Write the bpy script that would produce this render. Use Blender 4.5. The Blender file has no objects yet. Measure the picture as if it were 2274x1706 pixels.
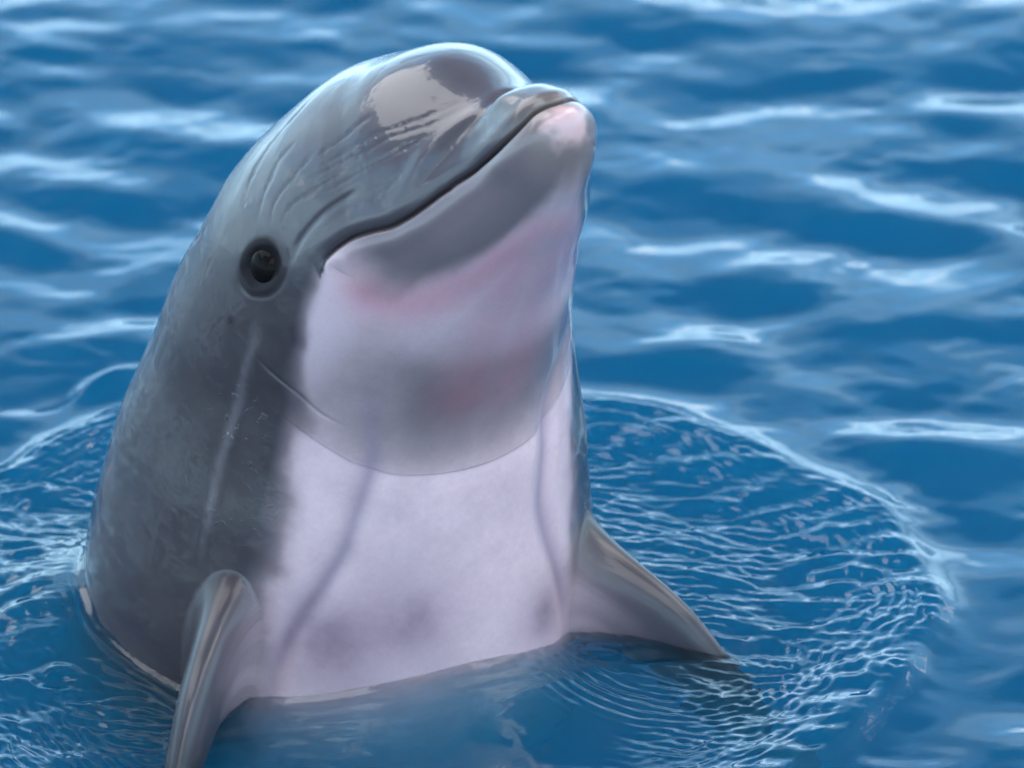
import bpy, math, random
import numpy as np

sc = bpy.context.scene
R = math.radians

# ------------------------------------------------------------------ camera
PITCH = R(26.0); DIST = 5.0; SCALE = 3000.0            # 3000 photo pixels per metre at the dolphin
fwd = np.array([0, math.cos(PITCH), -math.sin(PITCH)])
upv = np.array([0, math.sin(PITCH), math.cos(PITCH)])
cam_d = bpy.data.cameras.new('camera')
cam = bpy.data.objects.new('camera', cam_d); sc.collection.objects.link(cam)
cam.location = np.array([1, 0, 0]) * (1137 - 760) / SCALE + upv * (1330 - 853) / SCALE - fwd * DIST
cam.rotation_euler = (math.pi / 2 - PITCH, 0, 0)
cam_d.sensor_width = 36.0
cam_d.lens = 36.0 * DIST * SCALE / 2274
cam_d.clip_start = 0.1; cam_d.clip_end = 200
cam_d.dof.use_dof = True
cam_d.dof.focus_distance = 4.80
cam_d.dof.aperture_fstop = 7.0
sc.camera = cam

# ------------------------------------------------------------------ sky and sun
SUN_EL, SUN_AZ = R(48), R(75)          # azimuth measured from +Y (away from the camera) towards +X (right)
w = bpy.data.worlds.new('World'); sc.world = w; w.use_nodes = True
nt = w.node_tree; nt.nodes.clear()
sky = nt.nodes.new('ShaderNodeTexSky'); sky.sky_type = 'NISHITA'; sky.sun_disc = False
sky.sun_elevation = SUN_EL; sky.sun_rotation = SUN_AZ
sky.air_density = 1.0; sky.dust_density = 1.2; sky.ozone_density = 0.8
bg = nt.nodes.new('ShaderNodeBackground'); bg.inputs['Strength'].default_value = 0.12
wo = nt.nodes.new('ShaderNodeOutputWorld')
# thin broken cloud, on a flat layer overhead
tcw = nt.nodes.new('ShaderNodeTexCoord'); sep = nt.nodes.new('ShaderNodeSeparateXYZ'); nt.links.new(tcw.outputs['Generated'], sep.inputs[0])
def wmath(op, x, y):
    nd = nt.nodes.new('ShaderNodeMath'); nd.operation = op
    for i, v in ((0, x), (1, y)):
        if isinstance(v, (int, float)): nd.inputs[i].default_value = v
        else: nt.links.new(v, nd.inputs[i])
    return nd.outputs[0]
den = wmath('ADD', wmath('MAXIMUM', sep.outputs[2], 0.0), 0.18)
def cloud_layer(prev, ox, oy, detail, lo, hi, top, bias, colour):
    cmb = nt.nodes.new('ShaderNodeCombineXYZ')
    nt.links.new(wmath('ADD', wmath('DIVIDE', sep.outputs[0], den), ox), cmb.inputs[0]); nt.links.new(wmath('ADD', wmath('DIVIDE', sep.outputs[1], den), oy), cmb.inputs[1])
    cn = nt.nodes.new('ShaderNodeTexNoise'); cn.inputs['Scale'].default_value = 1.1; cn.inputs['Detail'].default_value = detail; cn.inputs['Roughness'].default_value = 0.58
    nt.links.new(cmb.outputs[0], cn.inputs['Vector'])
    cr = nt.nodes.new('ShaderNodeMapRange'); cr.interpolation_type = 'SMOOTHSTEP'
    for i_, v_ in zip((1, 2, 3, 4), (lo, hi, 0.0, top)): cr.inputs[i_].default_value = v_
    nt.links.new(wmath('ADD', cn.outputs[0], wmath('MULTIPLY', wmath('SUBTRACT', sep.outputs[2], 0.5), bias)), cr.inputs[0])
    cm = nt.nodes.new('ShaderNodeMix'); cm.data_type = 'RGBA'; nt.links.new(cr.outputs[0], cm.inputs[0])
    nt.links.new(prev, cm.inputs[6]); cm.inputs[7].default_value = colour
    return cm.outputs[2]
layer = cloud_layer(sky.outputs[0], 19.8, -4.1, 2, 0.34, 0.80, 0.9, -0.50, (5.5, 12.5, 21.0, 1))       # pale blue veil
layer = cloud_layer(layer, 11.8, -8.1, 1, 0.38, 0.98, 1.0, -0.75, (13.5, 20.5, 25.0, 1))               # bright white haze low down
layer = cloud_layer(layer, 3.0, 12.7, 7, 0.545, 0.60, 0.95, 0.22, (34.0, 35.0, 37.0, 1))                  # broken cumulus, out of view, added and offset so the forehead mirrors it
nt.links.new(layer, bg.inputs['Color']); nt.links.new(bg.outputs[0], wo.inputs['Surface'])
sl = bpy.data.lights.new('sun', 'SUN'); sl.energy = 0.7; sl.angle = R(25); sl.color = (1.0, 0.93, 0.85)
so = bpy.data.objects.new('sun', sl); sc.collection.objects.link(so)
so.rotation_euler = (math.pi / 2 - SUN_EL, 0, math.pi - SUN_AZ)

sc.view_settings.view_transform = 'Standard'; sc.view_settings.look = 'None'
sc.view_settings.exposure = 0.4; sc.view_settings.gamma = 1.0
sc.view_settings.use_curve_mapping = False
sc.render.engine = 'CYCLES'
sc.cycles.use_denoising = True
sc.cycles.max_bounces = 12; sc.cycles.transmission_bounces = 8; sc.cycles.glossy_bounces = 4
sc.cycles.caustics_refractive = True; sc.cycles.caustics_reflective = False
sc.cycles.sample_clamp_indirect = 6.0
sc.cycles.volume_bounces = 4

# ------------------------------------------------------------------ helpers
def link(o, parent=None):
    sc.collection.objects.link(o); o.parent = parent; return o

def mesh_np(name, verts, faces, mat, parent=None, smooth=True):
    """faces: (n,4) int array (a triangle repeats its last index) or list"""
    me = bpy.data.meshes.new(name)
    verts = np.asarray(verts, np.float32); faces = np.asarray(faces, np.int32)
    me.vertices.add(len(verts)); me.vertices.foreach_set('co', verts.ravel())
    k = faces.shape[1]
    me.loops.add(faces.size); me.loops.foreach_set('vertex_index', faces.ravel())
    me.polygons.add(len(faces)); me.polygons.foreach_set('loop_start', np.arange(0, faces.size, k, dtype=np.int32))
    me.update(calc_edges=True)
    if smooth: me.polygons.foreach_set('use_smooth', np.ones(len(me.polygons), bool))
    me.materials.append(mat)
    return link(bpy.data.objects.new(name, me), parent)

class NB:
    """small node builder"""
    def __init__(s, name):
        s.m = bpy.data.materials.new(name); s.m.use_nodes = True; s.t = s.m.node_tree; s.t.nodes.clear()
        s.out = s.t.nodes.new('ShaderNodeOutputMaterial')
    def n(s, typ, **kw):
        nd = s.t.nodes.new(typ)
        for k, v in kw.items():
            if k.startswith('_'): setattr(nd, k[1:], v)
        return nd
    def l(s, a, b): s.t.links.new(a, b)
    def noise(s, scale, detail=3, rough=0.5, vec=None, dist=0.0):
        nd = s.n('ShaderNodeTexNoise'); nd.inputs['Scale'].default_value = scale
        nd.inputs['Detail'].default_value = detail; nd.inputs['Roughness'].default_value = rough
        nd.inputs['Distortion'].default_value = dist
        if vec is not None: s.l(vec, nd.inputs['Vector'])
        return nd
    def ramp(s, src, p0, p1, c0=0.0, c1=1.0):
        nd = s.n('ShaderNodeMapRange'); nd.clamp = True
        for i, v in zip((1, 2, 3, 4), (p0, p1, c0, c1)): nd.inputs[i].default_value = v
        s.l(src, nd.inputs[0]); return nd.outputs[0]
    def math(s, op, a, b):
        nd = s.n('ShaderNodeMath', _operation=op)
        for i, v in ((0, a), (1, b)):
            if isinstance(v, (int, float)): nd.inputs[i].default_value = v
            else: s.l(v, nd.inputs[i])
        return nd.outputs[0]

#==BASE
def pchip(x, y, xs):
    x = np.asarray(x, float); y = np.asarray(y, float); xs = np.clip(np.asarray(xs, float), x[0], x[-1])
    h = np.diff(x); d = np.diff(y) / h; m = np.zeros_like(y)
    d0 = np.where(d == 0, 1e-9, d)
    m[1:-1] = np.where(d[:-1] * d[1:] > 0, (h[:-1] + h[1:]) * 3 / ((2 * h[1:] + h[:-1]) / d0[:-1] + (h[1:] + 2 * h[:-1]) / d0[1:] + 1e-30), 0)
    m[0] = d[0]; m[-1] = d[-1]
    i = np.clip(np.searchsorted(x, xs, side='right') - 1, 0, len(x) - 2)
    t = (xs - x[i]) / h[i]; t2 = t * t; t3 = t2 * t
    return (2*t3-3*t2+1)*y[i] + (t3-2*t2+t)*h[i]*m[i] + (-2*t3+3*t2)*y[i+1] + (t3-t2)*h[i]*m[i+1]

def gsm(y, n):
    k = np.exp(-0.5 * (np.arange(-3*n, 3*n+1) / n) ** 2); k /= k.sum()
    return np.convolve(np.pad(y, 3*n, mode='edge'), k, mode='valid')

# the dolphin's body as a loft: a = metres along its axis (0 at the eyes, + towards the snout)
TILT = [(-1.4,26),(-0.90,30),(-0.60,46),(-0.45,64),(-0.37,78),(-0.32,85),(-0.27,88),(-0.20,84),(-0.12,71),(-0.05,56),(0.02,46),(0.10,44),(0.32,44)]
TURN = [(-1.4,25),(-0.3,25),(-0.2,27),(-0.1,32),(0.0,36),(0.1,37),(0.32,37)]
HEAD = (0.080, 0.322)
#         a      top    bottom  width  widest  lateral
PROF = [(-1.40,0.045,-0.045,0.025,0.0,0),
        (-1.15,0.095,-0.095,0.075,0.0,0),
        (-1.00,0.130,-0.125,0.115,0.0,0),
        (-0.80,0.176,-0.176,0.172,0.0,0),
        (-0.50,0.185,-0.180,0.193,0.0,0),
        (-0.30,0.170,-0.186,0.189,0.0,0),
        (-0.20,0.138,-0.178,0.176,0.0,-0.003),
        (-0.12,0.114,-0.168,0.158,0.0,-0.005),
        (-0.06,0.112,-0.153,0.145,0.0,-0.005),
        ( 0.00,0.117,-0.135,0.131,0.0,-0.003),
        ( 0.05,0.116,-0.117,0.114,-0.002,-0.001),
        ( 0.10,0.102,-0.098,0.093,-0.006,0),
        ( 0.13,0.092,-0.088,0.079,-0.012,0),
        ( 0.155,0.076,-0.079,0.064,-0.018,0),
        ( 0.172,0.057,-0.0735,0.054,-0.021,0),
        ( 0.185,0.040,-0.069,0.047,-0.023,0),
        ( 0.195,0.029,-0.0655,0.0432,-0.022,0),
        ( 0.205,0.0225,-0.0620,0.0405,-0.021,0),
        ( 0.240,0.0175,-0.0500,0.0325,-0.021,0)]
A0, TIP = 0.205, 0.254
NT = 720

def base_loft(NS=960):
    st = np.array(PROF)
    aa = np.linspace(-1.4, 0.24, 6001)
    f = lambda c, n: gsm(pchip(st[:, 0], st[:, c], aa), n)
    top, bot, wid, bc, sh = f(1, 14), f(2, 14), f(3, 14), f(4, 14), f(5, 60)
    tl = np.array(TILT); tt = np.linspace(-1.4, 0.32, 6880)
    til = np.radians(gsm(pchip(tl[:, 0], tl[:, 1], tt), 120))
    h = tt[1] - tt[0]
    cum = lambda g: np.concatenate([[0], np.cumsum((g[1:] + g[:-1]) / 2 * h)])
    cu, cz = cum(np.cos(til)), cum(np.sin(til))
    cu = cu - np.interp(0, tt, cu) + HEAD[0]; cz = cz - np.interp(0, tt, cz) + HEAD[1]
    n0 = 60; n1 = int(NS * 0.13); n3 = int(NS * 0.13); n2 = NS - n0 - n1 - n3
    a = np.concatenate([np.linspace(-1.4, -0.6, n0, endpoint=False), np.linspace(-0.6, -0.34, n1, endpoint=False),
                        np.linspace(-0.34, A0, n2, endpoint=False)])
    ang = np.linspace(0, np.pi / 2 - 0.004, n3)
    acap = A0 + (TIP - A0) * np.sin(ang); k = np.sqrt(np.clip(1 - np.sin(ang) ** 2.6, 0, 1))
    it = lambda g: np.interp(a, aa, g)
    e_ = acap - A0; end = lambda g: np.interp(A0, aa, g); sl = lambda g: (np.interp(A0 + 0.004, aa, g) - np.interp(A0 - 0.004, aa, g)) / 0.008     # the cap carries on the taper of the beak
    C2 = end(bc) + e_ * 0.03
    T = np.concatenate([it(top), C2 + (end(top) - end(bc) + sl(top) * 0.35 * e_) * k]); B = np.concatenate([it(bot), C2 + (end(bot) - end(bc) + sl(bot) * e_) * k])
    W = np.concatenate([it(wid), (end(wid) + sl(wid) * e_) * k]); C = np.concatenate([it(bc), C2])
    a = np.concatenate([a, acap])
    th = np.linspace(-np.pi, np.pi, NT, endpoint=False)          # 0 ventral, +90 deg its right side, 180 dorsal
    c = np.cos(th)[None]; s = np.sin(th)[None]
    full = (0.14 * np.clip((a + 0.12) / 0.1, 0, 1) * np.clip((0.2 - a) / 0.08, 0, 1))[:, None]
    col = lambda g: g[:, None]
    bb = np.where(c > 0, col(C) + col(B - C) * c, col(C) + col(T - C) * np.abs(c) ** (1 - full))
    vv = col(W) * np.sign(s) * np.abs(s) ** np.where(c < 0, 1 - full, 1) + col(np.interp(a, aa, sh))
    ta, ux, uz = (col(np.interp(a, tt, g)) for g in (til, cu, cz))
    U = ux - np.sin(ta) * bb; Z = uz + np.cos(ta) * bb
    az = np.radians(gsm(np.interp(tt, *np.array(TURN).T), 150)); az = col(np.interp(a, tt, az))
    P = np.stack([U * np.sin(az) - vv * np.cos(az), -(U * np.cos(az) + vv * np.sin(az)), Z], -1)
    return a, th, P

def grid_normals(P):
    ds = np.gradient(P, axis=0); dt = np.roll(P, -1, 1) - np.roll(P, 1, 1)
    n = np.cross(ds, dt); n /= np.linalg.norm(n, axis=-1, keepdims=True) + 1e-12
    if ((P - P.mean(1, keepdims=True)) * n).sum() < 0: n = -n
    return n
#==END

rng = np.random.default_rng(7)
_lat = rng.random((64, 64, 64)).astype(np.float32)
def vnoise(P, freq, seed=0):
    """smooth value noise on points, -1..1"""
    q = P * freq + seed * 7.31
    i = np.floor(q).astype(int); f = q - i; f = f * f * f * (f * (f * 6 - 15) + 10); i &= 63; j = (i + 1) & 63
    x0, y0, z0 = i[..., 0], i[..., 1], i[..., 2]; x1, y1, z1 = j[..., 0], j[..., 1], j[..., 2]
    fx, fy, fz = f[..., 0], f[..., 1], f[..., 2]
    L = lambda a, b, t: a + (b - a) * t
    return 2 * L(L(L(_lat[x0,y0,z0], _lat[x1,y0,z0], fx), L(_lat[x0,y1,z0], _lat[x1,y1,z0], fx), fy),
                 L(L(_lat[x0,y0,z1], _lat[x1,y0,z1], fx), L(_lat[x0,y1,z1], _lat[x1,y1,z1], fx), fy), fz) - 1
def fbm(P, freq, oct=3, seed=0):
    r = 0; a = 1
    for k in range(oct): r = r + a * vnoise(P, freq * 2 ** k, seed + k * 3); a *= 0.5
    return r
sstep = lambda x, a, b: (lambda t: t * t * (3 - 2 * t))(np.clip((x - a) / (b - a), 0, 1))
gauss = lambda x, s: np.exp(-(x / s) ** 2)

# ================================================================== water
WC = np.array([0.08, -0.005])                       # centre of the spreading ring
def spectrum_tile(n, size, lam0, lam1, ang=None, spread=None, seed=1, slope=1.0):
    """periodic band-limited wave field with wavelengths lam0..lam1 (m), RMS slope 'slope'"""
    g = np.random.default_rng(seed)
    F = np.fft.fft2(g.standard_normal((n, n)))
    k = np.fft.fftfreq(n, size / n); KX, KY = np.meshgrid(k, k)          # columns x, rows y
    K = np.hypot(KX, KY) + 1e-9
    lam = 1 / K
    A = np.where((lam >= lam0 * 0.8) & (lam <= lam1 * 1.25), (K ** -1.6), 0) * gauss(np.clip(lam - lam1, 0, 9), lam1 * .15) * gauss(np.clip(lam0 - lam, 0, 9), lam0 * .12)
    if ang is not None:
        d = np.arctan2(KY, KX) - ang; d = np.abs((d + np.pi / 2) % np.pi - np.pi / 2)
        A = A * gauss(d, spread)
    h = np.fft.ifft2(F * A).real
    gy, gx = np.gradient(h, size / n)
    return h / np.sqrt((gx ** 2 + gy ** 2).mean()) * slope, size
def sample(tile, x, y):
    h, size = tile; n = h.shape[0]
    u = (x / size % 1) * n; v = (y / size % 1) * n
    i = np.floor(u).astype(int); j = np.floor(v).astype(int); fu = u - i; fv = v - j
    i %= n; j %= n; i1 = (i + 1) % n; j1 = (j + 1) % n
    return (h[j, i] * (1-fu) + h[j, i1] * fu) * (1-fv) + (h[j1, i] * (1-fu) + h[j1, i1] * fu) * fv

swell = spectrum_tile(768, 2.56, 0.11, 0.28, R(78), R(60), 3, 0.09)
chop = spectrum_tile(768, 2.56, 0.05, 0.11, R(100), R(80), 4, 0.05)
rip = spectrum_tile(1280, 1.024, 0.0085, 0.018, R(80), R(34), 5, 0.22)
crest = spectrum_tile(1280, 1.024, 0.009, 0.017, R(90), R(26), 12, 0.22)
rip2 = spectrum_tile(1024, 1.024, 0.022, 0.055, R(92), R(48), 6, 0.14)
patchy = spectrum_tile(256, 1.024, 0.06, 0.20, None, None, 9, 1.0)
patchy = (patchy[0] / patchy[0].std(), patchy[1])
fine = spectrum_tile(512, 0.64, 0.022, 0.055, R(95), R(70), 8, 0.03)

a, th, P = base_loft()                                # the dolphin's bare form; the water meets it here
def body_outline(z=0.012):
    """outline of the animal where it crosses the surface"""
    rows = [P[(np.abs(P[:, j, 2] - z)).argmin(), j, :2] for j in range(0, NT, 2)]
    return np.array(rows)
OUT = body_outline()
def body_dist(x, y):
    d = np.full(x.shape, 9.0)
    m = np.hypot(x, y) < 0.36
    q = np.stack([x[m], y[m]], -1); r = np.empty(len(q))
    for k in range(0, len(q), 50000):
        r[k:k+50000] = np.sqrt(((q[k:k+50000, None] - OUT[None]) ** 2).sum(-1).min(1))
    cen = OUT.mean(0)
    inside = np.hypot(*(q - cen).T) < np.interp(np.arctan2(*(q - cen).T[::-1]), *(lambda t, r_: (t[np.argsort(t)], r_[np.argsort(t)]))(np.arctan2(*(OUT - cen).T[::-1]), np.hypot(*(OUT - cen).T)), period=2*np.pi)
    r[inside] = 0.0
    d[m] = r; return d

def water_height(x, y):
    dx, dy = x - WC[0], y - WC[1]
    ang = np.arctan2(dy, dx); r = np.hypot(dx, dy)
    left = sstep(-dx, 0.0, 0.25)
    pt = sample(patchy, x, y)
    wob = 0.006 * np.sin(5 * ang + 0.7) + 0.002 * np.sin(11 * ang + 2) + 0.05 * left + 0.0008 * np.sin(23 * ang + 1 + 2 * np.sin(3 * ang)) + 0.002 * pt
    q = 0.349 + wob - r                              # > 0 inside the ring
    inside = sstep(q, -0.010, 0.008)
    bd = body_dist(x, y)
    h = (sample(swell, x, y) + sample(chop, x, y)) * (0.22 + 0.78 * sstep(-q, -0.02, 0.12))
    h = h + sample(fine, x, y) * (0.3 + 0.7 * np.clip(0.6 + 0.6 * pt, 0, 1.5) * (q < 0))
    # raised rim, stronger here and there
    rimk = 1.0 + 0.15 * np.sin(2 * ang + 2.5) + 0.12 * pt
    h = h + 0.0065 * rimk * np.where(q < 0, gauss(q, 0.015), gauss(q, 0.040))
    h = h - 0.003 * gauss(q + 0.05, 0.03)
    h = h - 0.006 * gauss(q - 0.10, 0.045)
    # older ring on the left
    h = h + 0.007 * np.clip(1 + 0.5 * pt, 0.2, 2) * left * np.where(q < -0.065 - 0.004 * pt, gauss(q + 0.065, 0.010), gauss(q + 0.065, 0.022))
    # rippled sheet, calmer before the chest
    front = sstep(-(y + 0.10), 0.0, 0.10) * gauss(np.clip(x - 0.16, 0, 1), 0.10) * sstep(x, -0.14, -0.04)
    pk = np.clip(0.85 + 0.3 * pt, 0.4, 1.4)
    edge = gauss(q - 0.03, 0.055)
    sheet = inside * sstep(bd, 0.0, 0.06) * (1 - 0.85 * front)
    h = h + sheet * pk * (sample(rip, x, y) * (1 - 0.6 * edge) + edge * sample(crest, ang * 0.37 + 0.04 * pt * 0.2, q))
    h = h + (0.3 + 0.7 * sheet) * inside * (1 - 0.6 * front) * sample(rip2, x, y) * np.clip(1.1 - 0.4 * pt, 0.3, 2)
    # parasitic ripples running ahead of the rim
    h = h + 0.00006 * np.exp(-np.clip(-q, 0, 1) / 0.018) * (q < 0) * np.sin(2 * np.pi * q / 0.0065 + 1.5 * pt)
    # fine train round the left flipper
    rf = np.hypot(x - 0.235, y + 0.07)
    h = h + 0.00045 * gauss(rf - 0.10, 0.035) * np.sin(2 * np.pi * rf / 0.009 + pt) * sstep(-y, 0.0, 0.1)
    # water heaped against the animal, with a meniscus and small lapping rings
    h = h + 0.028 * gauss(np.hypot((x - 0.07) / 1.5, y + 0.15), 0.085) + 0.034 * gauss(np.hypot(x + 0.20, (y + 0.03) / 1.6), 0.075)
    h = h + 0.0022 * np.exp(-bd / 0.0035) * (bd < 1) + 0.0007 * np.exp(-bd / 0.022) * np.sin(2 * np.pi * bd / 0.013 + 1.5 * pt) * (bd < 1)
    return h

def axis(segs):
    out = []
    for a, b, n in segs: out.append(np.linspace(a, b, n, endpoint=False))
    return np.concatenate(out + [[segs[-1][1]]])
WX = axis([(-9, -2, 20), (-2, -0.75, 60), (-0.75, -0.30, 120), (-0.30, 0.50, 470), (0.50, 0.64, 60), (0.64, 0.9, 70), (0.9, 2, 55), (2, 9, 20)])
WY = axis([(-9, -2, 20), (-2, -0.5, 75), (-0.5, -0.30, 60), (-0.30, 0.42, 480), (0.42, 0.46, 20), (0.46, 1.5, 300), (1.5, 3, 60), (3, 9, 20)])
gx, gy = np.meshgrid(WX, WY)
hz = water_height(gx, gy) * gauss(np.clip(np.maximum(np.abs(gx), np.abs(gy)) - 3, 0, 9), 1.5)
nx, ny = len(WX), len(WY)
V = np.stack([gx, gy, hz], -1).reshape(-1, 3)
idx = np.arange(nx * ny).reshape(ny, nx)
F = np.stack([idx[:-1, :-1], idx[:-1, 1:], idx[1:, 1:], idx[1:, :-1]], -1).reshape(-1, 4)
# close the body of water: sides and bottom
DEPTH = -1.4
rim = np.concatenate([idx[0, :-1], idx[:-1, -1], idx[-1, :0:-1], idx[:0:-1, 0]])
low = V[rim].copy(); low[:, 2] = DEPTH
nb = len(V); V = np.concatenate([V, low, [[0, 0, DEPTH]]])
m = np.arange(len(rim)); m1 = (m + 1) % len(rim)
F = np.concatenate([F, np.stack([rim[m1], rim[m], nb + m, nb + m1], -1)])

wb = NB('pool_water')
glass = wb.n('ShaderNodeBsdfPrincipled')
glass.inputs['Base Color'].default_value = (1, 1, 1, 1)
glass.inputs['Roughness'].default_value = 0.0
glass.inputs['IOR'].default_value = 1.333
glass.inputs['Transmission Weight'].default_value = 1.0
geo = wb.n('ShaderNodeNewGeometry')
bn = wb.noise(120, 3, 0.5, geo.outputs['Position'])
bump = wb.n('ShaderNodeBump'); bump.inputs['Strength'].default_value = 0.12; bump.inputs['Distance'].default_value = 0.001
wb.l(bn.outputs[0], bump.inputs['Height']); wb.l(bump.outputs[0], glass.inputs['Normal'])
# cloudy pool water: red goes first, blue is scattered back
ab = wb.n('ShaderNodeVolumeAbsorption'); ab.inputs['Color'].default_value = (0.01, 0.63, 0.82, 1); ab.inputs['Density'].default_value = 8.5
vs = wb.n('ShaderNodeVolumeScatter'); vs.inputs['Color'].default_value = (0.001, 0.62, 0.90, 1); vs.inputs['Density'].default_value = 2.9; vs.inputs['Anisotropy'].default_value = 0.0
va = wb.n('ShaderNodeAddShader'); wb.l(ab.outputs[0], va.inputs[0]); wb.l(vs.outputs[0], va.inputs[1])
wb.l(glass.outputs[0], wb.out.inputs['Surface']); wb.l(va.outputs[0], wb.out.inputs['Volume'])
water = mesh_np('water', V, F, wb.m)
me = water.data                                       # bottom cap as one n-gon
import bmesh
bm = bmesh.new(); bm.from_mesh(me); bm.verts.ensure_lookup_table()
bm.faces.new([bm.verts[nb + i] for i in m[::-1]])
bmesh.ops.delete(bm, geom=[bm.verts[nb + len(rim)]], context='VERTS')
bmesh.ops.recalc_face_normals(bm, faces=bm.faces[:]); 
bm.to_mesh(me); bm.free()
water['kind'] = 'structure'

fb = NB('pool_floor_paint')
fp = fb.n('ShaderNodeBsdfPrincipled'); fp.inputs['Roughness'].default_value = 0.7
g2 = fb.n('ShaderNodeNewGeometry')
n1 = fb.noise(0.9, 4, 0.55, g2.outputs['Position'], 0.6)
mx = fb.n('ShaderNodeMix', _data_type='RGBA')
fb.l(fb.ramp(n1.outputs[0], 0.38, 0.64), mx.inputs[0])
mx.inputs[6].default_value = (0.03, 0.26, 0.34, 1); mx.inputs[7].default_value = (0.10, 0.80, 0.70, 1)
fb.l(mx.outputs[2], fp.inputs['Base Color']); fb.l(fp.outputs[0], fb.out.inputs['Surface'])
fv = np.array([[-8.9, -8.9, -1.3], [8.9, -8.9, -1.3], [8.9, 8.9, -1.3], [-8.9, 8.9, -1.3]])
floor = mesh_np('pool_floor', fv, np.array([[0, 1, 2, 3]]), fb.m, smooth=False); floor['kind'] = 'structure'

# ================================================================== dolphin
NS = len(a); deg = np.degrees(th)
N = grid_normals(P)
def surf(av, tv):
    """point(s) on the undisplaced skin from axis position and angle (deg)"""
    av = np.atleast_1d(av).astype(float); tv = np.atleast_1d(tv).astype(float)
    r = np.interp(av, a, np.arange(NS)); i = np.clip(np.floor(r).astype(int), 0, NS - 2); fr = (r - i)[:, None]
    c = ((tv + 180) / 360 * NT) % NT; j = np.floor(c).astype(int) % NT; fc = (c - np.floor(c))[:, None]; j1 = (j + 1) % NT
    pt = (P[i, j] * (1-fc) + P[i, j1] * fc) * (1-fr) + (P[i+1, j] * (1-fc) + P[i+1, j1] * fc) * fr
    nn = N[i, j]
    return pt, nn
def curve(pts, n=160, mirror=False):
    """dense 3-D curve on the skin through (a, theta) control points"""
    p = np.array(pts, float)
    if mirror: p[:, 1] *= -1
    ctrl, nn = surf(p[:, 0], p[:, 1])
    t = np.concatenate([[0], np.cumsum(np.linalg.norm(np.diff(ctrl, axis=0), axis=1))])
    ts = np.linspace(0, t[-1], n)
    q = np.stack([pchip(t, p[:, 0], ts), pchip(t, p[:, 1], ts)], -1)
    pt, nn = surf(q[:, 0], q[:, 1])
    return pt, nn
flatP = P.reshape(-1, 3)
def dist(cv, reach):
    """distance to a curve, signed side and position 0..1 along it, for verts within reach (else inf)"""
    pt, nn = cv
    d = np.full(len(flatP), 9.0); sgn = np.ones(len(flatP)); pos = np.zeros(len(flatP))
    lo, hi = pt.min(0) - reach, pt.max(0) + reach
    s = np.where(((flatP > lo) & (flatP < hi)).all(1))[0]
    tan = np.gradient(pt, axis=0)
    bi = np.cross(nn, tan)
    for k in range(0, len(s), 40000):
        q = s[k:k+40000]
        D2 = ((flatP[q][:, None, :] - pt[None]) ** 2).sum(-1)
        m = D2.argmin(1); d[q] = np.sqrt(D2[np.arange(len(q)), m])
        sgn[q] = np.sign(((flatP[q] - pt[m]) * bi[m]).sum(1)); pos[q] = m / (len(pt) - 1)
    return d.reshape(NS, NT), sgn.reshape(NS, NT), pos.reshape(NS, NT)
both = lambda pts, reach, n=160: [dist(curve(pts, n, mm), reach) for mm in (False, True)]
endfade = lambda pos, e=0.12: sstep(pos, 0, e) * sstep(1 - pos, 0, e)

A = a[:, None] + 0 * th[None]; TH = np.abs(deg)[None] + 0 * a[:, None]
disp = np.zeros((NS, NT))
# pigment fields
cape_b = np.interp(a, [-1.4,-0.34,-0.217,-0.182,-0.143,-0.104,-0.07,-0.044,-0.02,0.006,0.023,0.044,0.06], [60,42,41.5,42.5,45,48.5,51.5,54,59,66,72,77,80.5])
WARP = fbm(P, 28, 3, 5) * 2.6 + fbm(P * np.array([1, 1, .25]), 60, 2, 6) * 1.0
cape = sstep(TH + WARP, (cape_b - np.interp(a, [-.3, -.1, 0], [9, 6, 4]))[:, None], (cape_b + np.interp(a, [-.3, -.1, 0], [11, 8, 6]))[:, None])
dark = np.zeros((NS, NT)); wr_dark = np.zeros((NS, NT))

MOUTH = [(0.0585,80.0),(0.0663,83.0),(0.0767,84.5),(0.0881,85.0),(0.1046,83.5),(0.1221,81.5),(0.1352,82.5),(0.1474,85.0),(0.1618,89.0),(0.1771,92.0),(0.1933,94.5),(0.2103,96.0),(0.2255,100),(0.2351,106),(0.2423,117),(0.2482,132),(0.2512,156),(0.2517,180)]
lipline = np.full((NS, NT), 9.0); upper = np.zeros((NS, NT))
MFULL = MOUTH + [(x, 360 - y) for x, y in MOUTH[-2::-1]]      # once round the beak, corner to corner
d, sd, p = dist(curve(MFULL, 800), 0.05)
x = d * sd                                                # + above the mouth
if (x * (d < 0.02) * (TH > 95) * (A < 0.15) * (A > 0.1)).sum() < 0: x = -x
k = sstep(p, 0.0, 0.05) * sstep(1 - p, 0.0, 0.05) * (d < 5)
disp += k * (-0.0048 * gauss(x, 0.0017) - 0.0015 * gauss(x, 0.006) + 0.0015 * gauss(x - 0.009, 0.007) + 0.0024 * gauss(x + 0.009, 0.009))
lipline = np.where(d < 5, x, 9.0)
LIPR = [(0.2308,158),(0.2023,145),(0.1779,119.0),(0.157,104.0),(0.143,95.5),(0.1291,91.0),(0.1116,88.0)]
for d, s, p in both(LIPR, 0.04): disp += 0.0026 * gauss(d, 0.008) * sstep(1 - p, 0, 0.4) * sstep(p, 0, .15)
CREASE = [(0.203,180),(0.2015,150.0),(0.184,121.0),(0.1604,106)]
for d, s, p in both(CREASE, 0.04): disp -= 0.0045 * gauss(d, 0.006) * sstep(1 - p, 0, 0.5) * 0.6
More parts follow.
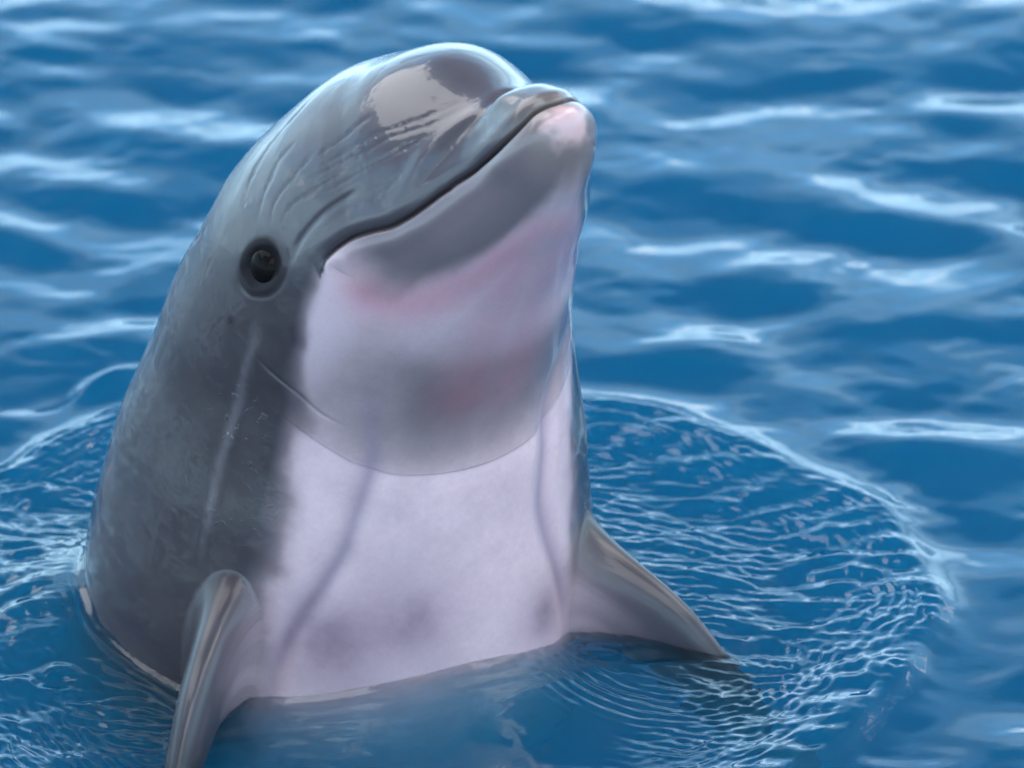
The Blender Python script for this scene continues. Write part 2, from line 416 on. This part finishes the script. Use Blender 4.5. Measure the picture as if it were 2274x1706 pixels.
WR = [[(0.0732,111.0),(0.1064,114.0),(0.1317,118.5),(0.15,121.5),(0.17,131.0),(0.1901,156.5)],
      [(0.0802,116.5),(0.1003,119.0),(0.1229,125.5),(0.1334,128.5)],
      [(0.0619,109.0),(0.0907,110.0),(0.1151,111.5),(0.1404,116.0),(0.1648,122.0),(0.1892,145.0)],
      [(0.0122,113.5),(0.0235,124.0),(0.0384,132.5),(0.0584,141.5),(0.0706,155.0)],
      [(0.0741,102.0),(0.102,103.5),(0.1317,107.0),(0.1526,112.0),(0.1753,123.0)],
      [(0.0384,97.5),(0.0584,103.5),(0.082,105.0),(0.1142,108.0)],
      [(0.0793,94.0),(0.1046,94.0),(0.1256,96.0),(0.1421,100.0),(0.1526,105.0)],
      [(0.031,100),(0.046,108),(0.066,113),(0.09,121)],
      [(0.022,104),(0.036,113),(0.05,121),(0.07,128)]]
jit = fbm(P, 160, 2, 9) * 0.0012
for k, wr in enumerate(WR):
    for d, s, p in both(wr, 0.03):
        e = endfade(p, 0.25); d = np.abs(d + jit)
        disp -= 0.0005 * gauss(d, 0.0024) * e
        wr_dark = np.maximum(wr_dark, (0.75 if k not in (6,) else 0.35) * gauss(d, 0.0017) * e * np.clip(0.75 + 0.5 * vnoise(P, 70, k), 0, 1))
# eye region
EYE = (0.0160, 92.0)
eye_c = []
for sg in (1, -1):
    c, n = surf(EYE[0], EYE[1] * sg); c, n = c[0], n[0]; eye_c.append((c, n))
    ax, _ = surf(EYE[0] + 0.01, EYE[1] * sg); t = ax[0] - c; t -= n * (t @ n); t /= np.linalg.norm(t); b = np.cross(n, t)
    q = P - c; ex = q @ t; ey = q @ b; rr = np.hypot(ex, ey)
    loc = np.linalg.norm(q, axis=-1) < 0.07
    rl = 1.14 * np.hypot(ex / 1.15, ey / 0.93) + 0.0012 * fbm(P, 70, 2, 31)
    disp += np.where(loc, 0.0009 * gauss(rl - 0.0205, 0.008) - 0.0030 * gauss(rl, 0.0135), 0)
    dors = surf(EYE[0], (EYE[1] + 4) * sg)[0][0] - c; dors -= n * (dors @ n); dors /= np.linalg.norm(dors)
    up_ = (q @ dors) / (rr + 1e-6); lo_ = sstep(-up_, -0.35, 0.35)
    disp += np.where(loc, 0.0013 * gauss(rl - 0.0175, 0.006) * sstep(up_, -0.2, 0.7), 0)          # upper lid
    disp += np.where(loc, lo_ * (0.0006 * gauss(rl - 0.0200, 0.004) - 0.0007 * gauss(rl - 0.0252, 0.0028)), 0)
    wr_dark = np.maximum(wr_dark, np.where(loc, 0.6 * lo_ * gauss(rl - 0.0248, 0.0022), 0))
    dark = np.maximum(dark, np.where(loc, 0.97 * sstep(0.0245 + 0.004 * np.clip(up_, 0, 1) - rl, 0, 0.011) + 0.45 * sstep(0.036 - rl, 0, 0.020), 0).clip(0, 1))
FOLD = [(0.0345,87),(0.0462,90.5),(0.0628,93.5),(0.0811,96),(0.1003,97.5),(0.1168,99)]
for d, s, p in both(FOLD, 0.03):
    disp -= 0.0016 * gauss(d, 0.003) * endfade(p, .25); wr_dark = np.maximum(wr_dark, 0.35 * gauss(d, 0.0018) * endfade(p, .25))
# throat creases and folds
THR = [(-0.0608,68),(-0.0619,57.0),(-0.0654,50.0),(-0.0715,41.0),(-0.0800,32.5),(-0.0830,25.0),(-0.0835,19.0),(-0.0830,12.0),(-0.0825,0.0)]
step_thr = np.zeros((NS, NT)); thr_line = np.zeros((NS, NT))
for d, s, p in both(THR, 0.05):
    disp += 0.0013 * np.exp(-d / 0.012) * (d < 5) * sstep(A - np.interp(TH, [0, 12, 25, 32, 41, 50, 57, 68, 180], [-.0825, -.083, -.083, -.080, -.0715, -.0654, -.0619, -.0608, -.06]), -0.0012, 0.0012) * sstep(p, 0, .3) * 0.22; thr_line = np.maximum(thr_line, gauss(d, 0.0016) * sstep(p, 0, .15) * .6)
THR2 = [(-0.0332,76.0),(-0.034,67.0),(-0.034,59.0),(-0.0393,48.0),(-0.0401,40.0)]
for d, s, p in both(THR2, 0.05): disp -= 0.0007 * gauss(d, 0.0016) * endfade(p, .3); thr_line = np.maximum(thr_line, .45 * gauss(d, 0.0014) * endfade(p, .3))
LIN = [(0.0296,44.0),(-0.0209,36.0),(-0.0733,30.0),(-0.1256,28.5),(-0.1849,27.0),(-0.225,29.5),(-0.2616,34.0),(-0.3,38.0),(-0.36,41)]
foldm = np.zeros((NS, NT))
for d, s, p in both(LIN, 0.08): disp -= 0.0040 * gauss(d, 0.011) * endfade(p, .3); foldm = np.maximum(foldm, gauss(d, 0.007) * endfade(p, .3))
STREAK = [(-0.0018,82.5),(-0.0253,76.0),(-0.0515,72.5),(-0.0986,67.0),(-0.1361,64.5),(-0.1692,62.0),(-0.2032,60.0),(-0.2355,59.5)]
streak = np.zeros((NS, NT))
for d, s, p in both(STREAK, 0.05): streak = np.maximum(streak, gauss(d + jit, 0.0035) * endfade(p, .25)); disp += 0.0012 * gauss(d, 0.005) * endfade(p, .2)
# gentle unevenness of the hide
disp += 0.0010 * fbm(P, 16, 2, 2) + 0.00005 * fbm(P, 90, 2, 4)
fadeTail = sstep(a, -1.3, -1.1)[:, None]
# upper jaw a little shorter than the lower
upj = sstep(lipline, 0.0, 0.006) * (np.abs(lipline) < 5) * sstep(A, 0.215, 0.25)
P2 = P + N * (disp * fadeTail)[..., None] - upj[..., None] * 0.001 * N
lower = (lipline < 0) & (lipline > -5)

# ---- pigment
mot = fbm(P, 22, 3, 11); mot2 = fbm(P, 60, 3, 14); mot3 = fbm(P, 240, 2, 17)
def lay(c, col, m): return c + (np.array(col) - c) * np.clip(m, 0, 1)[..., None]
belly = np.zeros((NS, NT, 3)) + np.array([0.545, 0.468, 0.505])
belly *= (1 + 0.05 * mot + 0.05 * mot2 + 0.03 * mot3)[..., None]
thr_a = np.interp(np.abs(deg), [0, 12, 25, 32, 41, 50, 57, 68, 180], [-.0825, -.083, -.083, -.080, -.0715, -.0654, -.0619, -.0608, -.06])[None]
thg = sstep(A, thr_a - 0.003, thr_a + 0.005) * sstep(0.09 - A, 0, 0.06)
col = lay(belly, (0.22, 0.195, 0.205), thg * (0.32 + 0.60 * gauss(A - 0.01, 0.085) * gauss(TH - 12, 48)) * (0.9 + 0.12 * mot))  # grey throat skin, with the shadow from jaw to crease painted in
# paler cheek behind the mouth corner and on the flank side of the throat
col = lay(col, (0.50, 0.46, 0.51), sstep(TH, 50, 64) * sstep(A, -0.06, 0.02) * sstep(0.075 - A, 0, 0.02) * 0.8)
pink = np.zeros((NS, NT))
for pts, rad, k in (([(0.0732,63.0),(0.0854,52.5),(0.1081,39.5),(0.1334,31.0),(0.1543,24.5),(0.1744,13.5)], 0.022, .75), ([(0.1526,10.0),(0.1212,10),(0.0889,10.0),(0.0497,8.0),(0.02,8)], 0.028, .6)):
    for d, s, p in both(pts, 0.09): pink = np.maximum(pink, k * gauss(d, rad))
col = lay(col, (0.46, 0.20, 0.26), 0.85 * pink * (0.8 + 0.2 * mot + 0.15 * mot2))
# grey of the lower jaw
jaw_b = np.interp(np.abs(deg), [0, 13, 23, 33, 38, 43, 49, 54, 62, 68, 76, 80, 95, 180], [.205, .2058, .192, .170, .147, .127, .109, .090, .0793, .0776, .0776, .070, .055, .05])[None]
jaw = sstep(A + 0.004 * mot, jaw_b - 0.022, jaw_b + 0.034) * (lipline < 0.0005)
col = lay(col, (0.185, 0.172, 0.190), jaw * (0.92 + 0.06 * mot))
# dark cape over the back, flanks and head
capec = np.zeros((NS, NT, 3)) + np.array([0.080, 0.077, 0.090]); capec *= ((1 + 0.07 * mot + 0.03 * mot2 + 0.02 * mot3) * (0.74 + 0.28 * sstep(A, -0.02, 0.10)))[..., None]
head_top = np.where(np.abs(lipline) < 5, sstep(lipline, -0.0005, 0.001), 0)
capem = np.maximum(cape * (A < 0.0605), sstep(A, 0.050, 0.056) * np.where(np.abs(lipline) < 5, head_top, TH > 90))
col = col + (capec - col) * capem[..., None]
capd = capem * gauss(TH - np.interp(A, [-.4, -.25, -.1, 0], [58, 60, 70, 84]), 16) * sstep(0.045 - A, 0, 0.04)
col = lay(col, (0.062, 0.056, 0.060), 0.88 * capd * (0.9 + 0.25 * mot))     # stripe from eye to flipper
col = lay(col, (0.26, 0.26, 0.29), 0.30 * streak)  # pale reflection along the flank's fold, painted into the colour
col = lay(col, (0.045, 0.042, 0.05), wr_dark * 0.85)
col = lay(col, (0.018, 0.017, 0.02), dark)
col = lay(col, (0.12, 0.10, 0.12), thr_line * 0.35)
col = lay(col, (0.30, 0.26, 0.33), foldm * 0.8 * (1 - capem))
# armpit shade on the chest, painted in as dark purple patches
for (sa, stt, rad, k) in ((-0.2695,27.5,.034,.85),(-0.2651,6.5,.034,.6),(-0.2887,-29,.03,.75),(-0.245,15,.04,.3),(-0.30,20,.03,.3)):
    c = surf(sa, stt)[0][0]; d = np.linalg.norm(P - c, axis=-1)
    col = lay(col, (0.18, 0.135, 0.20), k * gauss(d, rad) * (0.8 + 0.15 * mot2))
# mouth line, worn pink tip, yellowish lips
col = lay(col, (0.012, 0.010, 0.010), gauss(lipline, 0.0012) * (np.abs(lipline) < 5) * 0.95)
tipc = surf(0.2535, 12)[0][0]; dt_ = np.linalg.norm(P - tipc, axis=-1)
col = lay(col, (0.26, 0.24, 0.20), 0.6 * gauss(dt_, 0.040) * sstep(A, 0.175, 0.235))
col = lay(col, (0.56, 0.42, 0.43), 0.8 * sstep(0.027 + 0.009 * mot2 - dt_, 0, 0.022) * (lipline < -0.002))
earc = surf(-0.0323, 86)[0][0]; col = lay(col, (0.03, 0.028, 0.03), 0.8 * gauss(np.linalg.norm(P - earc, axis=-1), 0.004))
rill = np.zeros((NS, NT))
for (ra_, rt_, rad) in ((-0.088, 66, .020), (-0.17, 54, .018), (-0.13, 58, .012)):
    rill = np.maximum(rill, gauss(np.linalg.norm(P - surf(ra_, rt_)[0][0], axis=-1), rad))
col = col * np.array([1.16, 0.99, 0.98])
col = np.clip(col * (0.50 + 0.25 * sstep(col.mean(-1, keepdims=True), 0.2, 0.42)), 0.004, 0.8)

# ---- flippers, grown out of two openings in the skin
verts = [P2.reshape(-1, 3)]; colors = [col.reshape(-1, 3)]; quads = []
ids = np.arange(NS * NT).reshape(NS, NT)
keep = np.ones((NS, NT), bool); nv = NS * NT
N2 = grid_normals(P2)
def flipper(sg, ac, tc, D, twist, L):
    global nv
    ha, ht = 0.064, (9.5 if sg > 0 else 12.0)                                    # half length along the body, half width in degrees
    x = (A - ac) / ha; y = (deg[None] * sg - tc) / ht
    rho = np.hypot(x, y); inside = rho < 1.0
    ij = np.argwhere(inside); i0, j0 = ij.min(0) - 3; i1, j1 = ij.max(0) + 4
    keep[inside] = False
    # boundary loop: outline of cells with a removed corner
    sub = inside[i0:i1, j0:j1]
    cell = sub[:-1, :-1] | sub[1:, :-1] | sub[:-1, 1:] | sub[1:, 1:]
    nxt = {}
    ci, cj = np.where(cell)
    C = lambda i, j: 0 <= i < cell.shape[0] and 0 <= j < cell.shape[1] and cell[i, j]
    for i, j in zip(ci, cj):
        if not C(i-1, j): nxt[(i, j)] = (i, j+1)
        if not C(i, j+1): nxt[(i, j+1)] = (i+1, j+1)
        if not C(i+1, j): nxt[(i+1, j+1)] = (i+1, j)
        if not C(i, j-1): nxt[(i+1, j)] = (i, j)
    p = next(iter(nxt)); loop = [p]
    while nxt[loop[-1]] != p: loop.append(nxt[loop[-1]])
    loop = np.array(loop) + [i0, j0]
    lid = ids[loop[:, 0], loop[:, 1]]; n = len(lid)
    ph = np.arctan2(y[0, loop[:, 1]] , x[loop[:, 0], 0])
    pu = np.unwrap(ph); sgn_ = np.sign(pu[-1] - pu[0])
    for _ in range(40):                                    # even out the spacing round the rim
        pu = 0.5 * pu + 0.25 * (np.concatenate([pu[1:], [pu[0] + sgn_ * 2 * np.pi]]) + np.concatenate([[pu[-1] - sgn_ * 2 * np.pi], pu[:-1]]))
    ph = pu
    ra = np.interp(ac + ha * np.cos(ph), a, np.arange(NS)); rc = ((sg * (tc + ht * np.sin(ph)) + 180) / 360 * NT) % NT
    ri = np.floor(ra).astype(int); fr = (ra - ri)[:, None]; rj = np.floor(rc).astype(int); fc = (rc - rj)[:, None]
    snap = (P2[ri, rj] * (1-fc) + P2[ri, (rj+1) % NT] * fc) * (1-fr) + (P2[ri+1, rj] * (1-fc) + P2[ri+1, (rj+1) % NT] * fc) * fr
    P2[loop[:, 0], loop[:, 1]] = snap
    base = snap; bnorm = N[ri, rj]
    for _ in range(30): bnorm = 0.5 * bnorm + 0.25 * (np.roll(bnorm, 1, 0) + np.roll(bnorm, -1, 0))
    bnorm = bnorm / np.linalg.norm(bnorm, axis=1, keepdims=True)
    bcol = col[loop[:, 0], loop[:, 1]]
    O = surf(ac, tc * sg)[0][0]; on = surf(ac, tc * sg)[1][0]
    D = D / np.linalg.norm(D)
    tail = surf(ac - 0.02, tc * sg)[0][0] - O; tail -= D * (tail @ D); tail /= np.linalg.norm(tail)
    nrm = np.cross(D, tail)
    side = surf(ac, (tc + 2) * sg)[0][0] - O
    if nrm @ side < 0: nrm = -nrm
    cw, sw = math.cos(twist), math.sin(twist)
    ch = tail * cw + nrm * sw; nr = nrm * cw - tail * sw
    def section(sig, ph):
        t = np.clip(sig / L, 0, 1)
        chord = 0.112 * (1 - 0.35 * t) * np.sqrt(np.clip(1 - t ** 3.2, 0, 1)) + 1e-4
        thick = 0.0155 * (1 - 0.62 * t) * np.sqrt(np.clip(1 - t ** 4, 0, 1)) + 1e-4
        mid = 0.075 * t ** 2.0 - 0.012 * math.sin(math.pi * min(t * 1.3, 1)) + 0.004
        xc = -np.cos(ph)                                   # -1 leading edge, +1 trailing edge
        tk = thick * np.sin(ph) * (1.0 - 0.45 * xc)
        return O + D * sig + ch * (mid + chord / 2 * xc)[:, None] + nr * tk[:, None]
    inward = O - base; inward -= bnorm * (inward * bnorm).sum(1, keepdims=True); inward /= np.linalg.norm(inward, axis=1, keepdims=True) + 1e-9
    s0 = 0.075; K = 22
    F0 = section(s0, ph); F1 = section(s0 + 0.01, ph); td = (F1 - F0); td /= np.linalg.norm(td, axis=1, keepdims=True)
    gap = np.linalg.norm(F0 - base, axis=1, keepdims=True)
    rings = []
    for k in range(1, K + 1):
        t = k / K; t2, t3 = t * t, t ** 3
        rings.append((2*t3-3*t2+1) * base + (t3-2*t2+t) * (inward * 0.75 + bnorm * 0.35) * gap + (-2*t3+3*t2) * F0 + (t3-t2) * td * gap * 1.1)
    sigs = s0 + (L - s0) * np.sin(np.linspace(0, np.pi / 2, 70))[1:]
    rings += [section(s_, ph) for s_ in sigs]
    tt = np.concatenate([np.linspace(0, s0 / L, K + 1)[1:], sigs / L])
    prev = lid
    ventral = sstep(-np.sin(ph), -0.5, 0.4)[:, None]       # side turned to the belly
    lead = gauss(1 - np.cos(ph), 0.25)[:, None]
    for rg, t in zip(rings, tt):
        cur = nv + np.arange(n); nv += n
        verts.append(rg)
        m1 = (np.arange(n) + 1) % n
        quads.append(np.stack([prev, prev[m1], cur[m1], cur], -1))
        nz = fbm(rg, 45, 3, 21)[:, None]
        vent = np.array([0.36, 0.325, 0.38]) * (1 - sstep(t, 0.08, 0.45)) + np.array([0.112, 0.107, 0.124]) * sstep(t, 0.08, 0.45)
        dors = np.array([0.112, 0.107, 0.122])
        cc = vent * ventral + dors * (1 - ventral)
        cc = cc + (np.array([0.17, 0.155, 0.17]) - cc) * lead * 0.6
        cc = cc * (1 + 0.18 * nz)
        b = sstep(t, 0.0, 0.30)
        colors.append(np.clip(bcol * (1 - b) + 0.185 * cc * np.array([0.97, 1.0, 1.06]) * b, 0.01, 0.8))
        prev = cur
    cen = nv; nv += 1
    verts.append(rings[-1].mean(0)[None]); colors.append(np.array([[0.13, 0.12, 0.13]]))
    m1 = (np.arange(n) + 1) % n
    quads.append(np.stack([prev, prev[m1], np.full(n, cen), np.full(n, cen)], -1))
AZB = R(25)
def udir(u, v, z): return np.array([u * math.sin(AZB) - v * math.cos(AZB), -(u * math.cos(AZB) + v * math.sin(AZB)), z])
flipper(1, -0.290, 51.0, udir(.62, .53, -.58), R(0), 0.25)
flipper(-1, -0.312, 53.0, udir(.62, -.53, -.58), R(0), 0.268)

cellkeep = keep & np.roll(keep, -1, 1)
cellkeep = cellkeep[:-1] & cellkeep[1:]
nj = np.roll(ids, -1, 1)
G = np.stack([ids[:-1], nj[:-1], nj[1:], ids[1:]], -1)[cellkeep]
# caps at the snout and the tail stock
cap1, cap0 = nv, nv + 1
verts.append(np.stack([P2[-1].mean(0), P2[0].mean(0)])); colors.append(np.stack([col[-1].mean(0), col[0].mean(0)]))
jn = np.roll(np.arange(NT), -1)
quads.append(np.stack([ids[-1], ids[-1][jn], np.full(NT, cap1), np.full(NT, cap1)], -1))
quads.append(np.stack([ids[0][jn], ids[0], np.full(NT, cap0), np.full(NT, cap0)], -1))
VV = np.concatenate(verts).astype(np.float32); CC = np.concatenate(colors).astype(np.float32)
QQ = np.concatenate([G] + quads)
used = np.zeros(len(VV), bool); used[QQ.ravel()] = True
remap = np.cumsum(used) - 1; VV = VV[used]; CC = CC[used]; QQ = remap[QQ]
isq = QQ[:, 2] != QQ[:, 3]

# ---- wet hide
hb = NB('wet_dolphin_hide')
bsdf = hb.n('ShaderNodeBsdfPrincipled')
at = hb.n('ShaderNodeVertexColor', _layer_name='pigment')
tc_ = hb.n('ShaderNodeTexCoord'); obj_v = tc_.outputs['Object']
fn = hb.noise(420, 4, 0.6, obj_v)
hv = hb.n('ShaderNodeHueSaturation'); hb.l(at.outputs[0], hv.inputs['Color']); hb.l(hb.ramp(fn.outputs[0], 0.25, 0.75, 0.96, 1.04), hv.inputs['Value'])
hb.l(hv.outputs[0], bsdf.inputs['Base Color'])
bsdf.inputs['Roughness'].default_value = 0.34
hb.l(hb.ramp(at.outputs[0], 0.012, 0.035, 0.06, 0.25), bsdf.inputs['Specular IOR Level'])
ska = hb.n('ShaderNodeAttribute', _attribute_name='skin_lines')
sx = hb.n('ShaderNodeSeparateXYZ'); hb.l(ska.outputs['Vector'], sx.inputs[0])
# film of water: sheets that break up towards their edges
film = hb.noise(6, 5, 0.6, obj_v, 0.8)
filmm = hb.ramp(film.outputs[0], 0.36, 0.41)
hb.l(hb.math('MULTIPLY', hb.math('MULTIPLY', hb.ramp(filmm, 0, 1, 0.6, 1.0), at.outputs['Alpha']), hb.ramp(at.outputs[0], 0.012, 0.035, 0.06, 1.0)), bsdf.inputs['Coat Weight'])
hb.l(hb.ramp(filmm, 0, 1, 0.07, 0.015), bsdf.inputs['Coat Roughness'])
bsdf.inputs['Coat IOR'].default_value = 1.37
# hide: faint creases running round the body, fine grain
cv = hb.n('ShaderNodeCombineXYZ'); hb.l(hb.math('MULTIPLY', sx.outputs[0], 260.0), cv.inputs[0]); hb.l(hb.math('MULTIPLY', sx.outputs[1], 45.0), cv.inputs[1])
cre = hb.noise(1.0, 4, 0.6, cv.outputs[0], 1.2)
bA = hb.n('ShaderNodeBump'); bA.inputs['Strength'].default_value = 0.14; bA.inputs['Distance'].default_value = 0.0005
hb.l(cre.outputs[0], bA.inputs['Height'])
b2 = hb.n('ShaderNodeBump'); b2.inputs['Strength'].default_value = 0.08; b2.inputs['Distance'].default_value = 0.0004
hb.l(fn.outputs[0], b2.inputs['Height']); hb.l(bA.outputs[0], b2.inputs['Normal'])
hb.l(b2.outputs[0], bsdf.inputs['Normal'])
# the film's own surface: slow waves, ragged edges, running rills
b1 = hb.noise(60, 2, 0.5, obj_v, 0.6)
bp = hb.n('ShaderNodeBump'); bp.inputs['Strength'].default_value = 0.10; bp.inputs['Distance'].default_value = 0.0012
hb.l(b1.outputs[0], bp.inputs['Height'])
bf = hb.n('ShaderNodeBump'); bf.inputs['Strength'].default_value = 0.18; bf.inputs['Distance'].default_value = 0.0006
hb.l(filmm, bf.inputs['Height']); hb.l(bp.outputs[0], bf.inputs['Normal'])
rn = hb.noise(130, 2, 0.45, obj_v, 0.6)
br = hb.n('ShaderNodeBump'); br.inputs['Distance'].default_value = 0.0035
hb.l(sx.outputs[2], br.inputs['Strength']); hb.l(hb.ramp(rn.outputs[0], 0.635, 0.70), br.inputs['Height']); hb.l(bf.outputs[0], br.inputs['Normal'])
hb.l(br.outputs[0], bsdf.inputs['Coat Normal'])
hb.l(bsdf.outputs[0], hb.out.inputs['Surface'])

root = bpy.data.objects.new('dolphin', None); link(root)
root['label'] = 'wet grey dolphin rising upright from the pool with pale pinkish throat and smiling beak'
root['category'] = 'dolphin'
me = bpy.data.meshes.new('body')
me.vertices.add(len(VV)); me.vertices.foreach_set('co', VV.ravel())
tri = QQ[~isq][:, :3]; qd = QQ[isq]
loops = np.concatenate([qd.ravel(), tri.ravel()]).astype(np.int32)
starts = np.concatenate([np.arange(len(qd)) * 4, len(qd) * 4 + np.arange(len(tri)) * 3]).astype(np.int32)
me.loops.add(len(loops)); me.loops.foreach_set('vertex_index', loops)
me.polygons.add(len(starts)); me.polygons.foreach_set('loop_start', starts)
me.update(calc_edges=True)
me.polygons.foreach_set('use_smooth', np.ones(len(starts), bool))
at_ = me.color_attributes.new('pigment', 'FLOAT_COLOR', 'POINT')
sk = np.zeros((len(used), 3), np.float32); sk[:NS*NT, 0] = A.ravel(); sk[:NS*NT, 1] = (np.radians(TH) * 0.15).ravel(); sk[:NS*NT, 2] = rill.ravel()
flip = np.concatenate(verts)[NS*NT:]; sk[NS*NT:, 0] = 0.12 * flip[:, 2]; sk[NS*NT:, 1] = 0.4 * (flip[:, 0] - flip[:, 1])
ska = me.attributes.new('skin_lines', 'FLOAT_VECTOR', 'POINT'); ska.data.foreach_set('vector', sk[used].ravel())
at_.data.foreach_set('color', np.concatenate([CC, np.where(np.arange(len(used)) < NS * NT, 1.0, 0.30)[used][:, None].astype(np.float32)], 1).ravel())
me.materials.append(hb.m)
body = link(bpy.data.objects.new('body', me), root)

# ---- eyes
eb = NB('eye_black'); ep = eb.n('ShaderNodeBsdfPrincipled'); ep.inputs['Roughness'].default_value = 0.08; ep.inputs['IOR'].default_value = 1.08
ew = eb.n('ShaderNodeLayerWeight'); ew.inputs[0].default_value = 0.3
ep.inputs['Base Color'].default_value = (0.006, 0.005, 0.005, 1); ep.inputs['Coat Weight'].default_value = 0.12; ep.inputs['Coat Roughness'].default_value = 0.02; ep.inputs['Coat IOR'].default_value = 1.25
eb.l(ep.outputs[0], eb.out.inputs['Surface'])
for c, n in eye_c:
    bm = bmesh.new(); bmesh.ops.create_uvsphere(bm, u_segments=48, v_segments=32, radius=0.0142)
    for v in bm.verts: v.co.z *= 0.8
    em = bpy.data.meshes.new('eye'); bm.to_mesh(em); bm.free(); em.materials.append(eb.m)
    em.polygons.foreach_set('use_smooth', np.ones(len(em.polygons), bool))
    eo = link(bpy.data.objects.new('eye', em), root)
    from mathutils import Vector
    eo.rotation_euler = Vector(n).to_track_quat('Z', 'Y').to_euler()
    eo.location = Vector(c) - Vector(n) * 0.0070
